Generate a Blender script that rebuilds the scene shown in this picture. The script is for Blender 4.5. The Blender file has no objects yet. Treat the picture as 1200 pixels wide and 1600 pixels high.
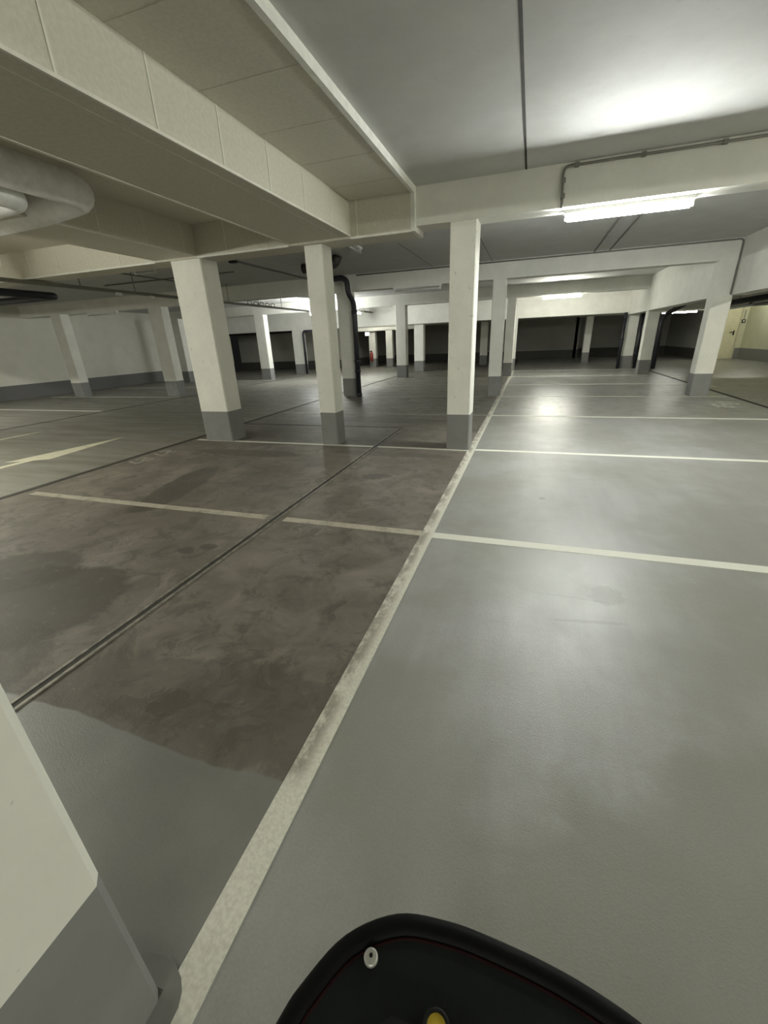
import bpy, math, random
from mathutils import Vector, Matrix
random.seed(4)
S = bpy.context.scene
COL = S.collection

# ------------------------------------------------------------------ camera
CAM = (0.0, 0.0, 1.30)
AX = (0.94907321, 0.31260354, -0.03923092)
UP = (-0.08543899, 0.37522761, 0.92298669)
FW = (-0.30324943, 0.87263009, -0.382827)
cd = bpy.data.cameras.new('camera')
cd.sensor_fit = 'VERTICAL'
cd.sensor_height = 36.0
cd.sensor_width = 27.0
cd.lens = 646.03 / 1600 * 36.0
cd.clip_start = 0.02
cd.clip_end = 200
cam = bpy.data.objects.new('camera', cd)
COL.objects.link(cam)
m = Matrix.Identity(4)
for i in range(3):
    m[i][0] = AX[i]; m[i][1] = UP[i]; m[i][2] = -FW[i]; m[i][3] = CAM[i]
cam.matrix_world = m
S.camera = cam

# ------------------------------------------------------------------ world, exposure, lamp brightness
w = bpy.data.worlds.new('garage_air')
S.world = w
w.use_nodes = True
w.node_tree.nodes['Background'].inputs[0].default_value = (0.6, 0.65, 0.6, 1)
w.node_tree.nodes['Background'].inputs[1].default_value = 0.01
S.view_settings.view_transform = 'Standard'
S.view_settings.look = 'None'
S.view_settings.gamma = 1.0
S.view_settings.use_curve_mapping = False
S.view_settings.exposure = 0.0
S.cycles.max_bounces = 12
S.cycles.diffuse_bounces = 8
S.cycles.glossy_bounces = 4
S.cycles.use_denoising = True
S.cycles.caustics_reflective = False
S.cycles.caustics_refractive = False
TUBE = 170.0          # radiance of a burning fluorescent tube
COOL = (0.97, 1.0, 0.95, 1)
WARM = (1.0, 0.995, 0.87, 1)

# ------------------------------------------------------------------ node helpers
class NT:
    def __init__(s, name):
        s.m = bpy.data.materials.new(name); s.m.use_nodes = True
        s.t = s.m.node_tree; s.p = s.t.nodes['Principled BSDF']
        s.pos = s.t.nodes.new('ShaderNodeNewGeometry').outputs['Position']
        sx = s.t.nodes.new('ShaderNodeSeparateXYZ'); s.t.links.new(s.pos, sx.inputs[0])
        s.x, s.y, s.z = sx.outputs
    def put(s, inp, v):
        if isinstance(v, bpy.types.NodeSocket): s.t.links.new(v, inp)
        elif isinstance(v, (tuple, list)) and len(v) == 3 and inp.type == 'RGBA': inp.default_value = (*v, 1)
        else: inp.default_value = v
    def math(s, op, a, b=0.0, c=0.0):
        n = s.t.nodes.new('ShaderNodeMath'); n.operation = op
        s.put(n.inputs[0], a); s.put(n.inputs[1], b); s.put(n.inputs[2], c)
        return n.outputs[0]
    def step(s, v, a, b, lo=0.0, hi=1.0):
        n = s.t.nodes.new('ShaderNodeMapRange'); n.interpolation_type = 'SMOOTHSTEP'
        s.put(n.inputs['Value'], v)
        if a > b: a, b, lo, hi = b, a, hi, lo
        n.inputs['From Min'].default_value = a; n.inputs['From Max'].default_value = b
        n.inputs['To Min'].default_value = lo; n.inputs['To Max'].default_value = hi
        return n.outputs[0]
    def mix(s, f, a, b, mode='MIX'):
        n = s.t.nodes.new('ShaderNodeMix'); n.data_type = 'RGBA'; n.blend_type = mode
        s.put(n.inputs[0], f); s.put(n.inputs[6], a); s.put(n.inputs[7], b)
        return n.outputs[2]
    def noise(s, scale, detail=4.0, rough=0.55, stretch=None, off=(0, 0, 0), dist=0.0):
        n = s.t.nodes.new('ShaderNodeTexNoise')
        mp = s.t.nodes.new('ShaderNodeMapping'); s.t.links.new(s.pos, mp.inputs[0])
        mp.inputs['Scale'].default_value = stretch or (1, 1, 1); mp.inputs['Location'].default_value = off
        s.t.links.new(mp.outputs[0], n.inputs['Vector'])
        n.inputs['Scale'].default_value = scale; n.inputs['Detail'].default_value = detail
        n.inputs['Roughness'].default_value = rough; n.inputs['Distortion'].default_value = dist
        return n.outputs[0]
    def bump(s, h, strength=0.1, dist=0.01):
        n = s.t.nodes.new('ShaderNodeBump'); n.inputs['Strength'].default_value = strength
        n.inputs['Distance'].default_value = dist; s.put(n.inputs['Height'], h)
        s.t.links.new(n.outputs[0], s.p.inputs['Normal'])
    def done(s, col, rough=0.7, metal=0.0, spec=0.5):
        s.put(s.p.inputs['Base Color'], col); s.put(s.p.inputs['Roughness'], rough)
        s.p.inputs['Metallic'].default_value = metal; s.p.inputs['Specular IOR Level'].default_value = spec
        return s.m

def plain(name, c, rough=0.6, metal=0.0, var=0.06, scale=12, bump=0.0, spec=0.5):
    n = NT(name)
    f = n.noise(scale, 5, 0.6)
    col = n.mix(n.step(f, 0.3, 0.7), tuple(v * (1 - var) for v in c), tuple(min(1, v * (1 + var)) for v in c))
    if bump: n.bump(n.noise(scale * 8, 4), bump, 0.004)
    return n.done(col, rough, metal, spec)

def painted(name, c, speck=0.5):
    """painted concrete: faint roller mottling, a few dark blow-holes"""
    n = NT(name)
    f = n.noise(3, 6, 0.65); g = n.noise(60, 2, 0.5)
    col = n.mix(n.step(f, 0.25, 0.75), tuple(v * 0.93 for v in c), tuple(min(1, v * 1.04) for v in c))
    hole = n.step(n.noise(34, 1, 0.3, off=(3, 1, 7)), 0.745, 0.775)
    col = n.mix(n.math('MULTIPLY', hole, speck), col, tuple(v * 0.45 for v in c))
    n.bump(g, 0.12, 0.003)
    return n.done(col, 0.75, 0, 0.3)

def banded(name, c, band, z=0.435):
    n = NT(name)
    f = n.noise(1.5, 6, 0.6)
    top = n.mix(n.step(f, 0.25, 0.75), tuple(v * 0.93 for v in c), tuple(min(1, v * 1.04) for v in c))
    k = n.step(n.z, z - 0.002, z + 0.002)
    n.bump(n.noise(50, 3), 0.1, 0.003)
    return n.done(n.mix(k, band, top), 0.75, 0, 0.3)

WHITE = (0.74, 0.735, 0.68)
GREY = (0.215, 0.215, 0.212)
M = {}
M['pillar'] = painted('pillar_white_paint', WHITE)
M['band'] = plain('pillar_grey_paint', GREY, 0.75, var=0.05, scale=6, spec=0.2)
M['beam'] = painted('beam_white_paint', (0.76, 0.755, 0.70), 0.2)
M['ceil'] = painted('ceiling_white_paint', (0.53, 0.53, 0.515), 0.12)
M['wall'] = banded('wall_white_over_grey', (0.66, 0.65, 0.58), (0.15, 0.15, 0.15))
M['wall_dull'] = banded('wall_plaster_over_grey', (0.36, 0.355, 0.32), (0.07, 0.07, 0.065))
M['wall_cream'] = banded('wall_cream_over_grey', (0.60, 0.60, 0.43), (0.20, 0.20, 0.18))
M['clad'] = plain('insulation_board', (0.60, 0.58, 0.50), 0.9, var=0.05, scale=40, bump=0.15, spec=0.2)
M['joint'] = plain('board_joint_filler', (0.72, 0.71, 0.64), 0.9, spec=0.2)
M['edge'] = plain('board_edge_paint', (0.74, 0.74, 0.69), 0.8, spec=0.2)
M['dark'] = plain('dark_joint_rubber', (0.030, 0.027, 0.021), 0.75, var=0.3)
M['steel'] = plain('worn_steel_edge', (0.25, 0.235, 0.20), 0.5, 0.5, var=0.35, scale=20)
M['pipe_black'] = plain('black_cast_pipe', (0.018, 0.019, 0.026), 0.45)
M['pipe_brown'] = plain('brown_cast_pipe', (0.035, 0.030, 0.026), 0.5)
M['duct'] = plain('duct_grey_jacket', (0.80, 0.81, 0.79), 0.5, 0.0, var=0.08)
M['conduit'] = plain('conduit_grey', (0.20, 0.195, 0.175), 0.6)
M['cable_dark'] = plain('cable_dark_grey', (0.16, 0.155, 0.135), 0.7)  # dark grey of the cables themselves
M['tray'] = plain('tray_dull_steel', (0.16, 0.155, 0.125), 0.55, 0.3)
M['lampbody'] = plain('lamp_white_steel', (0.75, 0.75, 0.72), 0.45)
M['tube_off'] = plain('unlit_tube_glass', (0.62, 0.62, 0.60), 0.25)
M['door'] = plain('door_cream_paint', (0.62, 0.59, 0.40), 0.5)
M['frame'] = plain('door_frame_paint', (0.50, 0.48, 0.33), 0.5)
M['black'] = plain('black_plastic', (0.008, 0.008, 0.0075), 0.5, spec=0.25)
M['rubber'] = plain('black_rubber', (0.003, 0.003, 0.003), 0.6, spec=0.12)
M['panel'] = plain('panel_dark_face', (0.0085, 0.0105, 0.0095), 0.55, var=0.1, scale=60, spec=0.15)
M['piping'] = plain('dark_red_piping', (0.014, 0.003, 0.003), 0.7, spec=0.1)
M['screw'] = plain('screw_steel', (0.55, 0.55, 0.50), 0.4, 0.5)
M['yellow'] = plain('yellow_plastic', (0.75, 0.55, 0.05), 0.4)
M['red'] = plain('red_paint', (0.22, 0.02, 0.02), 0.4)

def emit(name, c, s):
    n = NT(name)
    n.p.inputs['Emission Color'].default_value = c
    n.p.inputs['Emission Strength'].default_value = s
    return n.done((0.8, 0.8, 0.8), 0.4)
for nm, c, k in [('near', COOL, 2.0), ('far', WARM, 1.8), ('tray', COOL, 4.5), ('aisle', WARM, 5.2), ('small', COOL, 2.2), ('rear', WARM, 2.6), ('right', WARM, 4.7), ('end', WARM, 1.2), ('strip', WARM, 0.5), ('bays', WARM, 5.5), ('beyond', WARM, 1.6)]:
    M['tube_' + nm] = emit('tube_lit_' + nm, c, TUBE * k)
M['sign_lit'] = emit('sign_lit_face', (0.95, 1, 0.95, 1), 3.0)

def worn(name, c, lo, hi, under, scale=9):
    n = NT(name)
    f = n.noise(scale, 7, 0.7, stretch=(1, 1, 1)); g = n.noise(90, 3, 0.6)
    k = n.math('ADD', f, n.math('MULTIPLY', n.math('SUBTRACT', g, 0.5), 0.25))
    col = n.mix(n.step(k, lo, hi), c, under)
    n.bump(g, 0.15, 0.003)
    return n.done(col, 0.55)
M['line'] = worn('line_paint_clean', (0.70, 0.70, 0.62), 0.66, 0.85, (0.35, 0.34, 0.30))
M['line_old'] = worn('line_paint_dirty', (0.42, 0.39, 0.31), 0.45, 0.75, (0.17, 0.155, 0.125))
M['line_faint'] = worn('line_paint_faded', (0.36, 0.34, 0.29), 0.4, 0.7, (0.17, 0.16, 0.14))
M['arrow'] = worn('arrow_paint', (0.62, 0.59, 0.46), 0.5, 0.8, (0.3, 0.28, 0.22))
# main line: clean near the front pillar, scuffed brown by tyres on its left half further on
n = NT('line_paint_scuffed')
f = n.noise(7, 7, 0.7, stretch=(1.6, 0.7, 1)); g = n.noise(90, 3, 0.6)
left = n.step(n.x, -0.560, -0.612)
far = n.step(n.y, 0.70, 0.80)
k = n.math('MULTIPLY', n.math('MULTIPLY', left, far), n.step(n.math('ADD', f, n.math('MULTIPLY', g, 0.2)), 0.50, 0.66))
col = n.mix(n.math('MULTIPLY', k, 0.75), n.mix(n.step(g, 0.3, 0.7), (0.56, 0.55, 0.47), (0.68, 0.67, 0.59)), (0.19, 0.165, 0.125))
n.bump(g, 0.15, 0.003)
M['line_main'] = n.done(col, 0.55)

# floor: grey resin coat right of the main line, brown tyre dirt left of it, dull concrete in the aisles
n = NT('floor_coated_concrete')
big = n.noise(0.7, 6, 0.6, off=(5, 2, 0)); mid = n.noise(3.2, 7, 0.65, dist=0.6); fine = n.noise(120, 3, 0.7)
streak = n.noise(2.2, 5, 0.6, stretch=(2.6, 0.35, 1))
across = n.noise(2.0, 5, 0.6, stretch=(0.35, 2.4, 1), off=(9, 3, 0))
clean = n.mix(n.step(streak, 0.25, 0.75), (0.300, 0.302, 0.296), (0.355, 0.356, 0.349))
clean = n.mix(n.math('MULTIPLY', n.step(n.noise(0.55, 5, 0.6, off=(1, 8, 0)), 0.45, 0.7), 0.55), clean, (0.27, 0.27, 0.225))
farw = n.step(n.y, 6.0, 9.0)
clean = n.mix(n.math('MULTIPLY', farw, n.step(across, 0.45, 0.7, 0.0, 0.3)), clean, (0.19, 0.19, 0.16))
dirty = n.mix(n.step(mid, 0.32, 0.68), (0.130, 0.113, 0.092), (0.225, 0.202, 0.172))
dirty = n.mix(n.step(big, 0.42, 0.66, 0.0, 0.60), dirty, (0.098, 0.082, 0.064))
farl = n.step(n.y, 4.5, 8.0)
dirty = n.mix(n.math('MULTIPLY', farl, 0.75), dirty, n.mix(n.step(across, 0.35, 0.65), (0.095, 0.088, 0.072), (0.19, 0.18, 0.155)))
small = n.noise(13, 6, 0.7, dist=1.0)
def blob(cx, cy, rx, ry, rot, rag, amount):
    c, s_ = math.cos(rot), math.sin(rot)
    dx = n.math('SUBTRACT', n.x, cx); dy = n.math('SUBTRACT', n.y, cy)
    u = n.math('DIVIDE', n.math('ADD', n.math('MULTIPLY', dx, c), n.math('MULTIPLY', dy, s_)), rx)
    v = n.math('DIVIDE', n.math('SUBTRACT', n.math('MULTIPLY', dy, c), n.math('MULTIPLY', dx, s_)), ry)
    d = n.math('SQRT', n.math('ADD', n.math('MULTIPLY', u, u), n.math('MULTIPLY', v, v)))
    d = n.math('ADD', d, n.math('MULTIPLY', n.math('SUBTRACT', small if max(rx, ry) < 0.3 else mid, 0.5), rag * (2.2 if max(rx, ry) < 0.3 else 1.0)))
    return n.step(d, 1.05, 0.85, 0.0, amount)
for b in [(-2.62, 1.22, 0.58, 0.45, 0.2, 0.8, 0.72), (-3.05, 1.45, 0.45, 0.30, 0.3, 0.7, 0.62), (-3.3, 3.15, 0.22, 0.75, 0.25, 0.9, 0.62),
          (-2.30, 0.86, 0.35, 0.25, 0.0, 1.2, 0.5), (-2.17, 1.99, 0.07, 0.05, 0, 0.5, 0.6), (-2.05, 2.08, 0.07, 0.045, 0, 0.5, 0.6), (-1.42, 3.86, 0.15, 0.10, 0.4, 1.2, 0.55),
          (-1.25, 0.90, 0.09, 0.07, 0, 1.2, 0.4), (-1.35, 0.82, 0.12, 0.05, 0, 1.2, 0.4), (-2.05, 1.42, 0.12, 0.32, 0.3, 0.9, 0.35), (-1.15, 0.92, 0.80, 0.26, 0.05, 1.3, 0.40),
          (-3.4, 4.5, 0.9, 0.16, 0, 0.9, 0.5), (-1.5, 4.75, 0.8, 0.12, 0, 0.9, 0.4), (-2.5, 7.0, 1.6, 0.25, 0, 1.0, 0.4)]:
    dirty = n.mix(blob(*b), dirty, (0.042, 0.035, 0.027))
grime = n.step(n.noise(5.5, 10, 0.75, off=(4, 4, 1), dist=0.8), 0.49, 0.62, 0.0, 0.60)
dirty = n.mix(grime, dirty, (0.070, 0.060, 0.047))
dirty = n.mix(n.step(n.noise(14, 8, 0.7, off=(1, 6, 2)), 0.55, 0.72, 0.0, 0.35), dirty, (0.24, 0.22, 0.19))
aisle = n.mix(n.step(across, 0.3, 0.7), (0.16, 0.152, 0.128), (0.262, 0.255, 0.225))
# where the dirt begins: left of the line, beyond a wiped edge near the front pillar
wob = n.math('MULTIPLY', n.math('SUBTRACT', n.noise(2.4, 3, 0.5), 0.5), 0.10)
edge_y = n.step(n.math('ADD', n.y, wob), 0.725, 0.742)
haze_y = n.step(n.math('ADD', n.y, n.math('MULTIPLY', wob, 2.0)), 0.38, 0.66, 0.0, 0.18)
clean = n.mix(n.step(n.x, -0.58, -0.66, 0.0, 0.9), clean, (0.15, 0.15, 0.143))
leftm = n.step(n.x, -0.59, -0.60)
# worn olive tint of the coat, also painted in to dim the near floor
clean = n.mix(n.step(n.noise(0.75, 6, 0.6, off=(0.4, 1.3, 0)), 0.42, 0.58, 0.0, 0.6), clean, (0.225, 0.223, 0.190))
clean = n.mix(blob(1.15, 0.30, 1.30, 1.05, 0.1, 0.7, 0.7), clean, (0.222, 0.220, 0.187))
dm = n.math('MULTIPLY', leftm, n.math('MAXIMUM', edge_y, haze_y))
col = n.mix(dm, clean, dirty)
col = n.mix(n.step(n.x, -4.86, -4.88, 0.0, 0.85), col, aisle)
col = n.mix(n.step(n.x, 3.87, 3.89, 0.0, 0.8), col, aisle)
for b in [(0.50, 2.12, 0.09, 0.10, 0.3, 0.9, 0.35), (0.36, 1.86, 0.18, 0.012, 0.15, 1.2, 0.28), (0.32, 2.06, 0.20, 0.010, 0.0, 1.2, 0.22),
          (0.50, 8.6, 0.17, 1.2, 0.0, 1.0, 0.7), (1.55, 0.45, 0.05, 0.35, -0.3, 0.5, 0.15), (0.20, 3.55, 0.03, 0.03, 0, 0.3, 0.6)]:
    col = n.mix(blob(*b), col, (0.16, 0.16, 0.135))
# grey coat brushed out around the foot of the front pillar, over the line
col = n.mix(n.math('MULTIPLY', n.step(fine, 0.3, 0.7), 0.16), col, (0.10, 0.10, 0.09))
rough = n.math('ADD', n.step(mid, 0.3, 0.7, 0.37, 0.46), n.math('MULTIPLY', dm, 0.16))
rough = n.math('SUBTRACT', rough, n.math('MULTIPLY', farw, n.step(mid, 0.42, 0.5, 0.0, 0.14)))
n.bump(n.math('ADD', n.noise(170, 2, 0.6), n.math('MULTIPLY', n.noise(35, 3, 0.6), 0.6)), 0.24, 0.004)
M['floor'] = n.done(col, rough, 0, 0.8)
n.put(n.p.inputs['Specular IOR Level'], n.step(dm, 0.2, 0.9, 0.8, 0.35))
M['patch'] = plain('floor_coat_patch', (0.17, 0.17, 0.158), 0.45, var=0.1)

# ------------------------------------------------------------------ mesh helpers
class G:
    def __init__(s): s.v = []; s.f = []; s.mi = []; s.sm = []
    def add(s, vs, fs, mat=0, smooth=False):
        o = len(s.v); s.v += [tuple(map(float, p)) for p in vs]
        for f in fs: s.f.append([i + o for i in f]); s.mi.append(mat); s.sm.append(smooth)
        return s
    def box(s, x0, x1, y0, y1, z0, z1, mat=0):
        v = [(x, y, z) for z in (z0, z1) for y in (y0, y1) for x in (x0, x1)]
        return s.add(v, [(0, 2, 3, 1), (4, 5, 7, 6), (0, 1, 5, 4), (2, 6, 7, 3), (0, 4, 6, 2), (1, 3, 7, 5)], mat)
    def prism(s, pts, z0, z1, mat=0, smooth=False):
        k = len(pts); v = [(x, y, z0) for x, y in pts] + [(x, y, z1) for x, y in pts]
        s.add(v, [tuple(range(k))[::-1], tuple(range(k, 2 * k))], mat)
        o = len(s.v) - 2 * k
        for i in range(k):
            j = (i + 1) % k
            s.f.append([o + i, o + j, o + k + j, o + k + i]); s.mi.append(mat); s.sm.append(smooth)
        return s
    def chamfer(s, x0, x1, y0, y1, z0, z1, c, mat=0):
        return s.prism([(x0 + c, y0), (x1 - c, y0), (x1, y0 + c), (x1, y1 - c), (x1 - c, y1), (x0 + c, y1), (x0, y1 - c), (x0, y0 + c)], z0, z1, mat)
    def tube(s, pts, r, seg=14, mat=0):
        P = [Vector(p) for p in pts]; rings = []
        t = (P[1] - P[0]).normalized()
        nrm = t.orthogonal().normalized()
        for i, p in enumerate(P):
            a = (P[i] - P[i - 1]).normalized() if i else (P[1] - P[0]).normalized()
            b = (P[i + 1] - P[i]).normalized() if i < len(P) - 1 else a
            t = (a + b).normalized()
            nrm = (nrm - t * nrm.dot(t)).normalized(); bn = t.cross(nrm)
            rr = r[i] if isinstance(r, (list, tuple)) else r
            rings.append([p + (nrm * math.cos(q) + bn * math.sin(q)) * rr for q in [2 * math.pi * k / seg for k in range(seg)]])
        v = [q for ring in rings for q in ring]; f = []
        for i in range(len(P) - 1):
            for k in range(seg):
                l = (k + 1) % seg
                f.append((i * seg + k, i * seg + l, (i + 1) * seg + l, (i + 1) * seg + k))
        s.add(v, f, mat, True)
        o = len(s.v) - len(v); e = (len(P) - 1) * seg
        s.f.append([o + k for k in range(seg)][::-1]); s.mi.append(mat); s.sm.append(False)
        s.f.append([o + e + k for k in range(seg)]); s.mi.append(mat); s.sm.append(False)
        return s

def bend(pts, r, k=6):
    """round the corners of a polyline"""
    P = [Vector(p) for p in pts]; out = [P[0]]
    for i in range(1, len(P) - 1):
        a = (P[i - 1] - P[i]); b = (P[i + 1] - P[i])
        d = min(r, a.length * 0.49, b.length * 0.49)
        p0 = P[i] + a.normalized() * d; p1 = P[i] + b.normalized() * d
        for j in range(k + 1):
            t = j / k
            out.append(p0 * (1 - t) ** 2 + P[i] * 2 * t * (1 - t) + p1 * t * t)
    out.append(P[-1])
    return out

ORG = {}
def obj(name, g, mats, parent=None, loc=None):
    if not isinstance(mats, (list, tuple)): mats = [mats]
    o_w = ORG[parent.name] if parent else Vector(loc or (0, 0, 0))
    me = bpy.data.meshes.new(name)
    me.from_pydata([tuple(Vector(p) - o_w) for p in g.v], [], g.f)
    for mt in mats: me.materials.append(M[mt])
    me.polygons.foreach_set('material_index', g.mi)
    me.polygons.foreach_set('use_smooth', g.sm)
    me.update()
    o = bpy.data.objects.new(name, me); COL.objects.link(o)
    if parent: o.parent = parent
    else: o.location = o_w
    ORG[o.name] = o_w
    return o
def tag(o, label=None, cat=None, group=None, kind=None):
    for k, v in (('label', label), ('category', cat), ('group', group), ('kind', kind)):
        if v: o[k] = v
    return o
def thing(name, label, cat, loc, group=None):
    o = bpy.data.objects.new(name, None); COL.objects.link(o); o.location = loc
    o.empty_display_size = 0.1
    ORG[o.name] = Vector(loc)
    return tag(o, label, cat, group, 'thing')
def struct(name, g, mats, label, cat):
    return tag(obj(name, g, mats), label, cat, None, 'structure')

# ------------------------------------------------------------------ setting: floor, ceiling, walls
XL, XR, YB, YF, ZC = -15.6, 8.3, -9.0, 26.4, 2.755
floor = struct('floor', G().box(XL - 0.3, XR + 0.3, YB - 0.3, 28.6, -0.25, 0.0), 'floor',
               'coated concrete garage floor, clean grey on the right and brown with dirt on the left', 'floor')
ceiling = struct('ceiling', G().box(XL - 0.3, XR + 0.3, YB - 0.3, 28.6, ZC, ZC + 0.25), 'ceil',
                 'white painted concrete garage ceiling', 'ceiling')
obj('slab_joint', G().box(-0.196, -0.178, YB, 5.09, ZC - 0.003, ZC + 0.01), 'dark', ceiling)['label'] = 'thin black joint between two ceiling slabs'
for x0, x1, y0, y1 in [(-2.205, -2.19, 7.6, 10.28), (-0.93, -0.915, 5.4, 10.28)]:
    obj('slab_joint', G().box(x0, x1, y0, y1, ZC - 0.003, ZC + 0.01), 'conduit', ceiling)
struct('wall_left', G().box(XL - 0.25, XL, YB, 20.6, 0, ZC), 'wall', 'long pale wall with grey bottom band beyond the left bays', 'wall')
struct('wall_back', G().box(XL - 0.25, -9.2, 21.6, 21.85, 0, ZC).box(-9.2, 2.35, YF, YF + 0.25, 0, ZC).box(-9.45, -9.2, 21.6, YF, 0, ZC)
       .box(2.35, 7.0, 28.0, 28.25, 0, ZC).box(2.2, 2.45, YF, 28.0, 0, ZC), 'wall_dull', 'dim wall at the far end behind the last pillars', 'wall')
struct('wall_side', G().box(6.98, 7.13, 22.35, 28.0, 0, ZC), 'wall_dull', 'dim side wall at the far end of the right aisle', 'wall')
struct('wall_door', G().box(7.13, 7.17, 22.35, 22.6, 0, ZC).box(8.09, XR, 22.35, 22.6, 0, ZC).box(7.17, 8.09, 22.35, 22.6, 2.05, ZC), 'wall_cream',
       'cream wall around the door at the end of the right aisle', 'wall')
struct('wall_right', G().box(XR, XR + 0.25, YB, 22.6, 0, ZC), 'wall_cream', 'cream wall with grey bottom band along the right aisle', 'wall')
struct('wall_rear', G().box(XL, XR, YB - 0.25, YB, 0, ZC), 'wall', 'wall closing the garage behind the viewer', 'wall')

# ------------------------------------------------------------------ paint on the floor (children of the floor)
def mark(name, pts, mat, label=None, z=0.0018):
    o = obj(name, G().prism(pts, 0.0, z), mat, floor)
    if label: o['label'] = label
    return o
def rect(x0, x1, y0, y1): return [(x0, y0), (x1, y0), (x1, y1), (x0, y1)]
mark('bay_line', rect(-0.637, -0.550, -0.60, 18.2), 'line_main', 'long white line running away from the front pillar, scuffed brown on its left', 0.0026)
for y, wd in [(2.63, 0.085), (5.13, 0.075), (7.63, 0.075), (10.20, 0.075), (12.75, 0.07), (15.30, 0.075), (17.75, 0.08)]:
    mark('bay_line', rect(-0.550, 3.80, y - wd / 2, y + wd / 2), 'line')
mark('bay_line', rect(-4.72, -1.93, 2.60, 2.68), 'line_old', 'dirty yellowed bay line on the brown floor')
mark('bay_line', rect(-1.77, -0.637, 2.60, 2.68), 'line_old')
mark('bay_line', rect(-4.75, -0.637, 5.06, 5.13), 'line')
for y in (7.63, 10.20, 12.75, 15.30): mark('bay_line', rect(-4.75, -0.637, y - 0.03, y + 0.03), 'line_faint')
for y in (4.95, 7.45, 9.98, 12.55, 15.2): mark('bay_line', rect(-15.0, -9.65, y - 0.04, y + 0.04), 'line')
for y in (12.0, 14.6): mark('bay_line', rect(3.95, 4.2, y - 0.04, y + 0.04), 'line')
mark('lane_arrow', [(-6.32, 0.6), (-6.22, 0.6), (-6.20, 3.62), (-6.02, 3.72), (-6.235, 5.10), (-6.50, 3.46), (-6.31, 3.56)], 'arrow', 'long narrow yellowed arrow in the left aisle')
mark('lane_arrow', [(-8.48, 1.5), (-8.36, 1.5), (-8.385, 5.0), (-8.405, 5.25), (-8.46, 4.9)], 'arrow', 'tail end of a white arrow at the left edge of the aisle')
# faded bay numbers (unreadable strokes)
def glyph(cx, cy, ux, vx, s, strokes, mat):
    for (a, b, c, d) in strokes:
        p0 = Vector((cx, cy)) + Vector(ux) * a * s + Vector(vx) * b * s
        p1 = Vector((cx, cy)) + Vector(ux) * c * s + Vector(vx) * d * s
        t = (p1 - p0).normalized() * 0.012; q = Vector((-t.y, t.x)) * 1.4
        yield [tuple(p0 - t - q), tuple(p1 + t - q), tuple(p1 + t + q), tuple(p0 - t + q)]
SEVEN = [(0, 1, 0.6, 1), (0.6, 1, 0.25, 0)]; TWO = [(0, 1, 0.6, 1), (0.6, 1, 0.6, 0.5), (0.6, 0.5, 0, 0.5), (0, 0.5, 0, 0), (0, 0, 0.6, 0)]
def number(cx, cy, ux, vx, s, mat, label):
    g = G()
    for k, st in enumerate((TWO, SEVEN)):
        for poly in glyph(cx + ux[0] * k * s * 0.9, cy + ux[1] * k * s * 0.9, ux, vx, s, st, mat): g.prism(poly, 0.0, 0.0018)
    obj('bay_number', g, mat, floor)['label'] = label
number(-4.72, 4.02, (0, -1), (1, 0), 0.17, 'line_faint', 'faded painted bay number, the nearer one beside the left joint')
number(-4.72, 4.42, (0, -1), (1, 0), 0.17, 'line_faint', 'faded painted bay number, the farther one beside the left joint')
number(3.42, 8.80, (0, 1), (-1, 0), 0.22, 'line', 'worn white bay number near the right aisle')
number(3.62, 9.15, (0, 1), (-1, 0), 0.22, 'line', 'worn white bay number beside the right joint strip')
# grey coat brushed round the foot of the front pillar, over the line
pts = [(-0.740, 0.247), (-0.730, 0.285), (-0.685, 0.293), (-0.650, 0.288), (-0.622, 0.274), (-0.604, 0.257), (-0.594, 0.236), (-0.592, 0.20), (-0.594, 0.10), (-0.60, -0.30), (-0.645, -0.30), (-0.645, 0.247)]
mark('coat_patch', pts, 'patch', 'grey rounded patch of coating at the foot of the front pillar', 0.0034)

# ------------------------------------------------------------------ floor joints
def joint(label, x, y0, y1, wd=0.07):
    return tag(obj('floor_joint', G().box(x - wd / 2, x + wd / 2, y0, y1, 0, 0.004), 'dark', None, (x, y0, 0)), label, 'floor joint', 'dark joint strips in the floor', 'thing')
joint('dark joint strip between the left bays and the left aisle', -4.87, -3.0, 18.1)
joint('dark joint strip on the right beside the worn bay numbers', 3.88, -3.0, 18.1)
joint('thin dark joint strip on the far side of the left aisle', -9.50, -3.0, 18.1, 0.05)
dr = thing('drain_channel', 'narrow steel edged drain channel crossing the brown floor of the left bays', 'drain', (-1.85, 0.3, 0))
obj('channel', G().box(-1.866, -1.834, -1.5, 6.40, 0, 0.003), 'dark', dr)
for x in (-1.874, -1.826): obj('steel_edge', G().box(x - 0.008, x + 0.008, -1.5, 6.40, 0, 0.006), 'steel', dr)['label'] = 'worn steel edge'
obj('cross_channel', G().box(-4.80, -1.84, 6.37, 6.405, 0, 0.003), 'dark', dr)

# ------------------------------------------------------------------ pillars
def pillar(x0, x1, y0, y1, label, ztop=2.41, c=0.014, group='painted concrete pillars'):
    p = thing('pillar', label, 'pillar', ((x0 + x1) / 2, (y0 + y1) / 2, 0), group)
    obj('shaft', G().chamfer(x0, x1, y0, y1, 0.435, ztop, c), 'pillar', p)
    obj('painted_base', G().chamfer(x0, x1, y0, y1, 0.0, 0.435, c), 'band', p)['label'] = 'grey painted base'
    return p
pillar(-0.96, -0.643, -0.05, 0.245, 'white pillar cut off at the lower left, closest of all', c=0.016)
pillar(-0.907, -0.625, 5.10, 5.38, 'white pillar beside the long white line, under the beam with the near lit lamp')
pillar(-2.635, -2.39, 5.11, 5.36, 'slim white pillar between the widest pillar and the one on the long line')
pillar(-4.575, -4.09, 5.07, 5.40, 'widest white pillar, standing under the second boarded beam')
pillar(-0.887, -0.607, 10.30, 10.58, 'second white pillar along the long white line')
pillar(-0.85, -0.565, 15.47, 15.75, 'third white pillar along the long white line')
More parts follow.
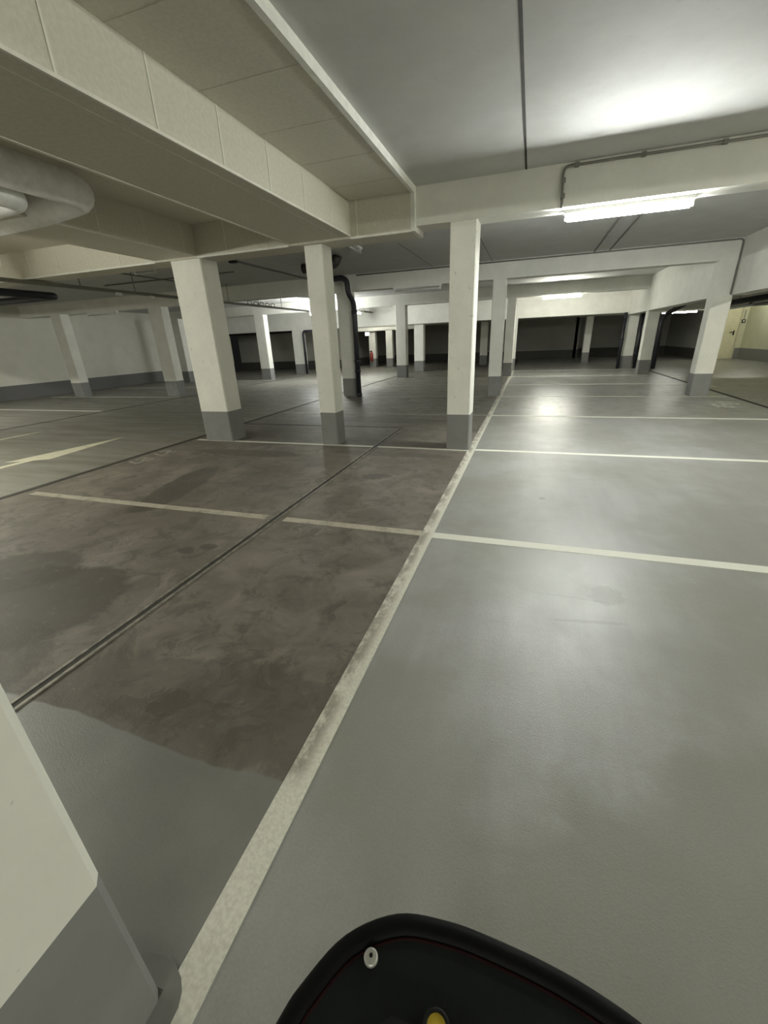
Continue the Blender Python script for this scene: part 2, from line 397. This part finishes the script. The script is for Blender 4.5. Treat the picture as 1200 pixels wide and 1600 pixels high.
pillar(-0.87, -0.56, 18.18, 18.45, 'fourth white pillar along the long line, under the far deep beam')
pillar(3.165, 3.495, 10.27, 10.55, 'white pillar nearest the right aisle, under the end of the second cross beam')
pillar(3.20, 3.52, 15.32, 15.60, 'white pillar on the right with the bent black pipe behind it')
pillar(3.18, 3.57, 18.18, 18.45, 'white pillar on the right between two black downpipes', 1.9)
pillar(-4.55, -4.19, 10.28, 10.56, 'white pillar with a black downpipe on its right side, behind the slim pillar')
pillar(-4.64, -4.27, 15.47, 15.78, 'white pillar in the middle distance at the end of the left floor joint')
pillar(-4.72, -4.31, 18.40, 18.70, 'white pillar carrying the deep far beam, middle of the picture', 1.9)
pillar(-10.32, -9.86, 10.20, 10.50, 'cracked white pillar of the left bays, next to the widest pillar')
pillar(-13.86, -13.45, 9.95, 10.25, 'thin looking white pillar in front of the left wall')
pillar(-13.80, -13.38, 14.60, 14.90, 'white pillar deep in the left bays, half hidden by the widest pillar')
pillar(-10.36, -9.93, 15.32, 15.62, 'white pillar with a brightly lit right face, beyond the left aisle')
pillar(-10.40, -9.87, 18.18, 18.45, 'white pillar with a black pipe along it at the far end of the left aisle', 1.9)
pillar(-8.12, -7.76, 22.1, 22.4, 'far pillar carrying the red fire extinguisher', 1.80)
pillar(-7.12, -6.76, 21.9, 22.2, 'far half lit pillar right of the extinguisher pillar', 1.80)
pillar(-6.62, -6.34, 22.9, 23.2, 'narrow far pillar behind the middle pillar, half lit', 1.80)
pillar(-2.36, -2.02, 22.1, 22.4, 'far pillar in the dark just right of the pillar on the line')
pillar(2.25, 2.54, 22.1, 22.4, 'far pillar standing alone in the dark opening on the right')

# ------------------------------------------------------------------ beams
def beam(label, boxes, mat='beam', group='concrete ceiling beams', name='beam'):
    g = G()
    for b in boxes: g.box(*b)
    x0, x1, y0, y1, z0, z1 = boxes[0]
    return tag(obj(name, g, mat, None, ((x0 + x1) / 2, (y0 + y1) / 2, z0)), label, 'beam', group, 'thing')
beam('white cross beam over the viewer', [(XL, XR, -0.05, 0.24, 2.41, ZC)])
beam('white cross beam carrying the near lit lamp', [(XL, XR, 5.09, 5.36, 2.41, ZC)])
beam('second white cross beam, resting on the pillar nearest the right aisle', [(XL, 3.49, 10.27, 10.56, 2.41, ZC)])
beam('third white cross beam with the far lit lamp under it', [(XL, 3.49, 15.46, 15.76, 2.41, ZC)])
beam('deep white beam closing off the far dark bays', [(XL, XR, 18.2, 18.5, 1.88, ZC)])
beam('deep beam running along the right bays between two pillars', [(3.175, 3.49, 10.56, 18.2, 1.81, ZC)])
beam('deep beam along the right aisle, cut off by the picture edge', [(3.46, 3.80, 5.36, 10.56, 1.83, ZC)])
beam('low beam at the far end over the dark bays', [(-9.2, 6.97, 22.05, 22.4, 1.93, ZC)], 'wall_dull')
beam('far white lit beam above the fire extinguisher', [(-9.1, -5.2, 21.9, 22.04, 1.78, 1.93)])

# insulated boards under the ceiling and round the left beams
def clad(label, g, cat='insulation', name='insulation_boards'):
    return tag(obj(name, g, ['clad', 'joint', 'edge'], None, (0, 0, 0)), label, cat, 'insulation boards', 'thing')
g = G().box(-2.0, -1.31, 0.24, 5.03, 2.705, ZC)
for k in range(9):
    y = 0.25 + 0.62 * k
    g.box(-2.0, -1.31, y - 0.004, y + 0.004, 2.7035, 2.706)
t = clad('grey insulation boards on the ceiling between the wide boarded beam and the pale ceiling', g)
obj('edge_strip', G().box(-1.31, -1.272, 0.24, 5.03, 2.69, ZC), 'edge', t)['label'] = 'white edge strip'
g = G().box(-4.1, -2.79, 0.24, 5.03, 2.705, ZC)
clad('shaded insulation boards on the ceiling above the two grey ducts', g)
g = G().box(-9.2, -4.78, 0.24, 5.03, 2.705, ZC)
clad('insulation boards on the ceiling over the left aisle', g)
# Y beams wrapped in boards
g = G().box(-2.79, -2.0, 0.24, 5.03, 2.38, ZC)
for k in range(9):
    y = 0.68 + 0.55 * k
    g.box(-2.002, -1.9965, y - 0.006, y + 0.006, 2.39, 2.705, 1)
g.box(-2.125, -2.117, 0.24, 5.03, 2.3775, 2.381, 1)
g.box(-2.012, -1.996, 0.24, 5.03, 2.375, 2.392, 1)
g.box(-2.79, -2.76, 0.24, 5.03, 2.3765, 2.381, 1)
clad('wide boarded beam running over the slim pillar', g, 'beam', 'boarded_beam')
g = G().box(-4.78, -4.1, 0.24, 5.03, 2.38, ZC)
for k in range(9):
    y = 0.30 + 0.565 * k
    g.box(-4.102, -4.0965, y - 0.006, y + 0.006, 2.39, 2.705, 1)
g.box(-4.14, -4.12, 0.24, 5.03, 2.377, 2.381, 1)
clad('boarded beam running over the widest pillar, behind the ducts', g, 'beam', 'boarded_beam')
# boards wrapping the left half of the lamp beam
g = G().box(-9.2, -1.312, 5.03, 5.09, 2.36, 2.705).box(-9.2, -1.312, 5.09, 5.41, 2.36, 2.41).box(-9.2, -1.312, 5.36, 5.41, 2.41, 2.705)
for k in range(14):
    x = -1.92 - 0.575 * k
    if not (-2.8 < x < -1.99 or -4.79 < x < -4.09): g.box(x - 0.006, x + 0.006, 5.026, 5.03, 2.37, 2.705, 1)
g.box(-2.0, -1.312, 5.022, 5.04, 2.352, 2.372, 2).box(-4.1, -2.79, 5.022, 5.04, 2.352, 2.372, 2).box(-9.2, -4.78, 5.022, 5.04, 2.352, 2.372, 2)
t = clad('insulation boards wrapped round the left half of the lamp beam', g)
obj('edge_strip', G().box(-1.312, -1.270, 5.025, 5.09, 2.355, ZC).box(-1.312, -1.270, 5.09, 5.42, 2.355, 2.41).box(-1.30, -1.270, 5.36, 5.42, 2.41, 2.47), 'edge', t)['label'] = 'white edge strip'

# ------------------------------------------------------------------ lamps
def lamp(label, p, q, lit=None, group='batten lamps', hang=0.045, drop=0.0, r=0.0165):
    """batten fitting from p to q (top centre line), tube underneath"""
    p, q = Vector(p), Vector(q); d = (q - p).normalized(); s = Vector((-d.y, d.x, 0))
    t = thing('batten_lamp', label, 'lamp', tuple((p + q) / 2), group)
    def bar(g, a, b, hw, z0, z1, mat=0):
        c = [a - s * hw, a + s * hw, b + s * hw, b - s * hw]
        g.prism([(v.x, v.y) for v in c], p.z + z0, p.z + z1, mat); return g
    obj('housing', bar(G(), p, q, 0.032, -0.030, 0.0), 'lampbody', t)
    for a in (p + d * 0.03, q - d * 0.03):
        obj('socket', bar(G(), a - d * 0.014, a + d * 0.014, 0.014, -0.030 - hang - 0.018, -0.030), 'lampbody', t)
    tz = Vector((0, 0, -0.030 - hang))
    o = obj('tube', G().tube([p + d * 0.045 + tz, q - d * 0.045 + tz], r, 16), lit or 'tube_off', t)
    o['label'] = 'glowing fluorescent tube' if lit else 'unlit tube'
    if drop:
        for a in (p + d * 0.12, q - d * 0.12):
            obj('hanger', G().tube([a, a + Vector((0, 0, drop))], 0.006, 8), 'conduit', t)
    return t
lamp('near lit fluorescent lamp under the front cross beam', (0.19, 5.228, 2.41), (1.31, 5.228, 2.41), 'tube_near', hang=0.040, r=0.027)
lamp('far lit fluorescent lamp under the third cross beam', (0.19, 15.55, 2.41), (1.38, 15.55, 2.41), 'tube_far', hang=0.040, r=0.027)
lamp('unlit lamp under the second cross beam, behind the pillar on the line', (-3.12, 10.30, 2.41), (-2.00, 10.30, 2.41))
lamp('unlit lamp under the second cross beam in the left bays', (-12.7, 10.25, 2.41), (-11.5, 10.25, 2.41))
lamp('short unlit lamp on the ceiling above the slim pillar', (-2.82, 6.75, ZC), (-2.86, 7.60, ZC))
lamp('short unlit lamp on the ceiling over the left aisle', (-7.45, 7.25, ZC), (-6.90, 7.25, ZC))
lamp('lit lamp at the end of the hanging cable tray, half behind the slim pillar', (-7.28, 14.05, 2.30), (-7.28, 15.25, 2.30), 'tube_tray', drop=ZC - 2.30)
lamp('lit lamp on the tray over the left aisle, outside the picture', (-7.28, 0.9, 2.30), (-7.28, 2.1, 2.30), 'tube_aisle', drop=0.405)
lamp('added fill lamp over the left aisle behind the viewer', (-7.28, -2.2, 2.30), (-7.28, -1.0, 2.30), 'tube_aisle', drop=ZC - 2.30)  # unseen second aisle lamp, added to strengthen the light from the left
lamp('added fill lamp over the left bays, outside the picture', (-12.7, 4.4, ZC), (-11.5, 4.4, ZC), 'tube_bays')  # unseen, added to brighten the left wall
lamp('small lit lamp behind the black downpipe in the far left aisle', (-6.55, 15.95, 2.40), (-6.50, 16.95, 2.40), 'tube_small', drop=ZC - 2.40)
lamp('lit lamp under a beam behind the viewer, the left one', (-0.2, -5.1, 2.41), (1.0, -5.1, 2.41), 'tube_rear')
lamp('added fill lamp under a beam behind the viewer, the right one', (1.8, -5.1, 2.41), (3.0, -5.1, 2.41), 'tube_rear')  # extra unseen lamp, added as fill from behind
beam('white cross beam behind the viewer', [(XL, XR, -5.25, -4.96, 2.41, ZC)])
lamp('lit lamp over the right aisle, outside the picture', (6.3, 5.6, ZC), (6.3, 6.8, ZC), 'tube_right')
lamp('added fill lamp over the right aisle beside the viewer', (6.3, 1.6, ZC), (6.3, 2.8, ZC), 'tube_right')  # unseen twin of the aisle lamp, added for more light from the right
lamp('lit lamp on the ceiling at the end of the right aisle', (7.3, 20.4, ZC), (8.2, 20.4, ZC), 'tube_end')
lamp('lit lamp over the far left aisle beyond the deep beam', (-8.0, 20.5, 2.5), (-7.0, 20.5, 2.5), 'tube_beyond', drop=ZC - 2.5)
lamp('lit strip glimpsed between the two right pillars', (4.75, 20.6, 1.93), (6.0, 20.6, 1.93), 'tube_strip', drop=ZC - 1.93)  # glowing tube standing in for the bright far strip

# ------------------------------------------------------------------ cable trays, conduits, pipes
tr = thing('cable_tray', 'long hanging cable tray along the left aisle ending at a lit lamp', 'cable tray', (-7.28, 7.0, 2.30))
obj('rail', G().box(-7.33, -7.23, 2.2, 14.0, 2.30, 2.345), 'tray', tr)
for y in (3.1, 5.9, 7.0, 8.4, 9.8, 11.1, 12.3, 13.4):
    if y < 4.9: continue
    obj('hanger', G().tube([(-7.28, y, 2.345), (-7.28, y, ZC)], 0.007, 8), 'conduit', tr)
for k in range(5): obj('cable_loop', G().tube([(-7.22, 10.6 + 0.28 * k + 0.1 * math.cos(a), 2.37 + 0.045 * math.sin(a)) for a in [2 * math.pi * i / 12 for i in range(13)]], 0.01, 6), 'cable_dark', tr)
for y, x in ((6.6, -7.26), (7.35, -7.26)): obj('holder', G().box(x - 0.03, x + 0.03, y - 0.05, y + 0.05, 2.255, 2.30), 'lampbody', tr)['label'] = 'white plastic holder'
tr2 = thing('cable_tray', 'short dark cable tray beyond the small far lamp', 'cable tray', (-6.47, 17.4, 2.40))
obj('rail', G().box(-6.52, -6.42, 17.0, 18.15, 2.38, 2.43), 'tray', tr2)
for y in (17.2, 17.9): obj('hanger', G().tube([(-6.47, y, 2.43), (-6.47, y, ZC)], 0.006, 8), 'conduit', tr2)

def conduit(label, pts, r=0.011, mat='conduit', clips=(), cat='conduit', group='surface conduits'):
    t = thing('conduit', label, cat, tuple(pts[0]), group)
    obj('pipe', G().tube(bend(pts, 0.06), r, 10), mat, t)
    for c in clips:
        x, y, z = c; obj('clip', G().box(x - 0.018, x + 0.018, y - 0.014, y + 0.014, z - 0.018, z + 0.018), 'conduit', t)
    return t
conduit('grey conduit along the front beam bending down to the near lit lamp', [(4.0, 5.078, 2.725), (0.15, 5.078, 2.725), (0.165, 5.078, 2.40)], 0.011, 'conduit',
        [(0.26, 5.078, 2.725), (0.80, 5.078, 2.725), (1.40, 5.078, 2.725), (0.158, 5.078, 2.62), (0.163, 5.078, 2.50)])
conduit('grey conduit along the top of the second cross beam, dropping down at its right end', [(-4.0, 10.255, 2.725), (3.44, 10.255, 2.725), (3.44, 10.255, 1.84)], 0.014, 'conduit')
conduit('grey conduit on the ceiling behind the near lamp, the left one of two', [(1.02, 6.6, ZC - 0.012), (1.02, 10.25, ZC - 0.012)], 0.012)
conduit('grey conduit on the ceiling behind the near lamp, the right one of two', [(1.26, 5.9, ZC - 0.012), (1.29, 10.25, ZC - 0.012)], 0.010)
t = conduit('dark conduit on the ceiling between the widest and the slim pillar', [(-5.25, 7.4, ZC - 0.015), (-5.25, 10.2, ZC - 0.015)], 0.014, 'cable_dark')
obj('junction_box', G().box(-5.32, -5.20, 7.34, 7.44, ZC - 0.05, ZC), 'black', t)
t = conduit('dark conduit on the ceiling left of the widest pillar', [(-9.6, 8.4, ZC - 0.015), (-6.0, 8.4, ZC - 0.015)], 0.014, 'cable_dark')
t = conduit('thin conduit crossing the ceiling left of the widest pillar', [(-9.0, 7.3, ZC - 0.012), (-7.9, 7.3, ZC - 0.012), (-7.9, 9.5, ZC - 0.012)], 0.011, 'cable_dark')

def pipe(label, pts, r, mat='pipe_black', rb=0.12, collars=(), name='drain_pipe', cat='pipe', group=None):
    t = thing(name, label, cat, tuple(pts[0]), group)
    obj('pipe', G().tube(bend(pts, rb, 8), r, 18), mat, t)
    for c in collars:
        (x, y, z), ax = c; d = Vector(ax) * 0.035; c0 = Vector((x, y, z))
        obj('collar', G().tube([c0 - d, c0 + d], r * 1.18, 18), mat, t)
    return t
pipe('black downpipe bending down along the pillar behind the slim pillar', [(-4.60, 9.98, 2.66), (-4.24, 9.98, 2.66), (-4.14, 9.98, 2.60), (-4.12, 9.99, 2.34), (-4.08, 10.14, 2.20), (-4.08, 10.20, 2.05), (-4.08, 10.20, 0.0)],
     0.062, 'pipe_black', 0.09, [((-4.08, 10.2, 1.95), (0, 0, 1)), ((-4.08, 10.2, 0.85), (0, 0, 1)), ((-4.08, 10.2, 0.62), (0, 0, 1)), ((-4.08, 10.2, 0.05), (0, 0, 1))])
pipe('short fat dark pipe under the ceiling behind the slim pillar', [(-4.18, 8.0, 2.60), (-3.52, 8.0, 2.63), (-3.46, 8.0, ZC)], 0.085, 'pipe_brown', 0.10)
pipe('pair of black pipes meeting in an elbow at the upper left, one pipe loop', [(-10.2, 4.8, 2.50), (-10.2, 7.6, 2.50), (-13.5, 7.6, 2.50), (-13.5, 7.6, ZC)], 0.075, 'pipe_black', 0.12)
pipe('black downpipe on the left side of the pillar under the far deep beam', [(3.10, 18.1, 1.88), (3.10, 18.1, 0.0)], 0.055, 'pipe_black', 0.05, [((3.10, 18.1, 1.0), (0, 0, 1)), ((3.10, 18.1, 1.7), (0, 0, 1))])
pipe('black downpipe on the right side of the pillar under the far deep beam', [(3.64, 18.1, 1.88), (3.64, 18.1, 0.0)], 0.055, 'pipe_black', 0.05, [((3.64, 18.1, 1.5), (0, 0, 1)), ((3.64, 18.1, 0.5), (0, 0, 1))])
pipe('bent black downpipe standing behind the right pillars', [(4.52, 16.2, 2.2), (4.50, 16.8, 2.0), (4.30, 17.6, 1.80), (4.18, 17.8, 1.6), (4.18, 17.8, 0.0)], 0.075, 'pipe_black', 0.15)
pipe('black pipe along the far pillar of the left aisle', [(-9.2, 18.12, 1.82), (-9.75, 18.12, 1.82), (-9.78, 18.12, 1.7), (-9.78, 18.12, 0.0)], 0.05, 'pipe_black', 0.08, [((-9.78, 18.12, 0.9), (0, 0, 1))])
t = pipe('thick black pipe hanging under the ceiling of the right aisle', [(6.16, 7.5, 2.03), (6.16, 17.9, 2.01), (6.16, 18.25, 2.01)], 0.08, 'pipe_black', 0.1, name='ceiling_pipe')
for y in (9, 12, 15, 17.5): obj('hanger', G().tube([(6.16, y, 2.05), (6.16, y, ZC)], 0.008, 8), 'conduit', t)
t = pipe('thin dark pipe below the thick black pipe on the right', [(6.20, 7.5, 1.86), (6.20, 16.2, 1.86), (6.20, 18.25, 1.84)], 0.032, 'pipe_brown', 0.1, name='ceiling_pipe')
obj('riser', G().tube(bend([(6.19, 16.9, 1.86), (6.19, 16.6, 1.96), (6.19, 15.6, 1.98)], 0.1), 0.026, 10), 'pipe_brown', t)
for y in (10.5, 13.0, 15.2): obj('hanger', G().tube([(6.20, y, 1.88), (6.19, y, 1.98)], 0.02, 8), 'pipe_brown', t)
pipe('dark pipe under the ceiling of the far left bays', [(-15.62, 20.0, 1.86), (-9.5, 20.0, 1.90)], 0.05, 'pipe_black', 0.1, name='wall_pipe')
# the two jacketed ducts at the upper left
pipe('upper grey duct bending into the side of the boarded beam', [(-3.50, 0.3, 2.49), (-3.50, 3.12, 2.485), (-4.10, 3.12, 2.44), (-5.2, 3.12, 2.43)], 0.118, 'duct', 0.20, name='duct', cat='duct', group='grey ducts')
pipe('lower thinner grey duct beneath the other one at the left edge', [(-3.71, 0.3, 2.385), (-3.71, 2.72, 2.385), (-4.13, 2.72, 2.375), (-5.2, 2.72, 2.375)], 0.085, 'duct', 0.13, name='duct', cat='duct', group='grey ducts')

# ------------------------------------------------------------------ door, switch, sign, extinguisher
d = tag(obj('door_1', G().box(7.20, 8.06, 22.36, 22.41, 0.01, 2.03), 'door', None, (7.63, 22.38, 0)), 'cream steel door at the end of the right aisle', 'door', None, 'structure')
obj('door_frame', G().box(7.15, 7.20, 22.32, 22.42, 0, 2.07).box(8.06, 8.11, 22.32, 22.42, 0, 2.07).box(7.20, 8.06, 22.32, 22.42, 2.03, 2.07), 'frame', d)
g = G().box(7.93, 7.97, 22.345, 22.36, 0.93, 1.12); g.tube(bend([(7.95, 22.36, 1.05), (7.95, 22.30, 1.05), (7.80, 22.30, 1.05)], 0.02), 0.016, 8)
obj('door_handle', g, 'black', d)
s = thing('light_switch', 'square dark switch box on the cream wall beside the door', 'switch', (8.2, 22.34, 1.45))
obj('box', G().chamfer(8.11, 8.24, 22.30, 22.35, 1.40, 1.52, 0.01), 'black', s)
obj('rocker', G().box(8.145, 8.205, 22.29, 22.30, 1.43, 1.49), 'lampbody', s)['label'] = 'pale rocker'
obj('cable', G().tube([(8.175, 22.335, 1.52), (8.175, 22.335, 1.88)], 0.012, 8), 'cable_dark', s)
sg = thing('exit_sign', 'small lit white sign box near the top of the extinguisher pillar', 'sign', (-8.17, 22.05, 1.6))
obj('box', G().box(-8.28, -8.06, 22.03, 22.10, 1.56, 1.74), 'lampbody', sg)
obj('lit_face', G().box(-8.27, -8.07, 22.022, 22.03, 1.57, 1.73), 'sign_lit', sg)
fe = thing('fire_extinguisher', 'red fire extinguisher hanging on a far pillar', 'fire extinguisher', (-7.97, 22.0, 0.3))
obj('cylinder', G().tube([(-7.97, 22.0, 0.32), (-7.97, 22.0, 0.35), (-7.97, 22.0, 0.68), (-7.97, 22.0, 0.74), (-7.97, 22.0, 0.78)], [0.07, 0.085, 0.085, 0.06, 0.025], 16), 'red', fe)
obj('valve', G().box(-8.02, -7.93, 21.98, 22.02, 0.78, 0.83), 'black', fe)
obj('hose', G().tube(bend([(-8.0, 21.97, 0.80), (-8.10, 21.95, 0.76), (-8.09, 21.94, 0.45)], 0.06), 0.014, 8), 'black', fe)
obj('bracket', G().box(-8.01, -7.93, 22.07, 22.10, 0.45, 0.70), 'black', fe)

# ------------------------------------------------------------------ dark rounded control panel at the bottom of the picture
ZP = 0.90
outline = [(-0.150, -0.06), (-0.140, 0.0), (-0.120, 0.085), (-0.112, 0.109), (-0.093, 0.141), (-0.060, 0.164), (-0.023, 0.171), (0.010, 0.1715), (0.049, 0.169), (0.080, 0.164), (0.108, 0.156), (0.150, 0.138), (0.185, 0.10), (0.200, 0.05), (0.200, -0.02), (0.17, -0.10), (0.10, -0.14), (0.0, -0.15), (-0.10, -0.13)]
def smooth(P, k=5):
    out = []; L = len(P)
    for i in range(L):
        a, b, c, e = [Vector(P[(i + j) % L]) for j in (-1, 0, 1, 2)]
        for j in range(k):
            t = j / k
            q = 0.5 * (2 * b + (c - a) * t + (2 * a - 5 * b + 4 * c - e) * t * t + (3 * b - a - 3 * c + e) * t ** 3)
            out.append((q.x, q.y))
    return out
OUT = smooth(outline)
cen = Vector((0.02, 0.0))
def inset(P, dd):
    out = []; L = len(P)
    for i in range(L):
        a, b = Vector(P[i - 1]), Vector(P[(i + 1) % L]); t = (b - a).normalized()
        nn = Vector((t.y, -t.x)); p = Vector(P[i])
        if (cen - p).dot(nn) < 0: nn = -nn
        out.append(tuple(p + nn * dd))
    return out
cp = thing('control_panel', 'dark rounded control panel with thick black rubber rim at the bottom of the picture', 'control panel', (0.02, -0.02, 0))
obj('face_plate', G().prism(inset(OUT, 0.012), ZP - 0.03, ZP - 0.004), 'panel', cp)['label'] = 'dark grey face plate'
ring = inset(OUT, 0.0073)
obj('rubber_rim', G().tube([(x, y, ZP - 0.008) for x, y in ring] + [(ring[0][0], ring[0][1], ZP - 0.008)], 0.0079, 14), 'rubber', cp)['label'] = 'thick black rubber rim'
ring = inset(OUT, 0.0150)
obj('red_piping', G().tube([(x, y, ZP - 0.0045) for x, y in ring] + [(ring[0][0], ring[0][1], ZP - 0.0045)], 0.0013, 8), 'piping', cp)['label'] = 'thin dark red piping'
sc = obj('screw', G().tube([(-0.0705, 0.134, ZP - 0.005), (-0.0705, 0.134, ZP - 0.001), (-0.0705, 0.134, ZP - 0.0004)], [0.0050, 0.0050, 0.0040], 20), 'screw', cp)
sc['label'] = 'silver screw head'
obj('recess', G().tube([(-0.0705, 0.1345, ZP - 0.0005), (-0.0705, 0.1345, ZP + 0.0001)], 0.0013, 10), 'black', sc)
bt = obj('button', G().tube([(-0.020, 0.1165, ZP - 0.006), (-0.020, 0.1165, ZP - 0.002)], 0.0062, 24), 'yellow', cp)
bt['label'] = 'yellow round button'
obj('bezel', G().tube([(-0.020 + 0.0072 * math.cos(a), 0.1165 + 0.0072 * math.sin(a), ZP - 0.002) for a in [2 * math.pi * i / 24 for i in range(25)]], 0.0013, 8), 'black', bt)
obj('pin_hole', G().tube([(-0.0165, 0.1275, ZP - 0.0045), (-0.0165, 0.1275, ZP - 0.0036)], 0.0012, 10), 'black', cp)
obj('cover', G().chamfer(-0.06, 0.02, 0.02, 0.1115, ZP - 0.01, ZP + 0.002, 0.012), 'black', cp)
obj('column', G().chamfer(-0.03, 0.07, -0.09, 0.01, 0.06, ZP - 0.03, 0.02), 'panel', cp)
obj('foot', G().chamfer(-0.14, 0.18, -0.30, 0.06, 0.0, 0.06, 0.05), 'rubber', cp)
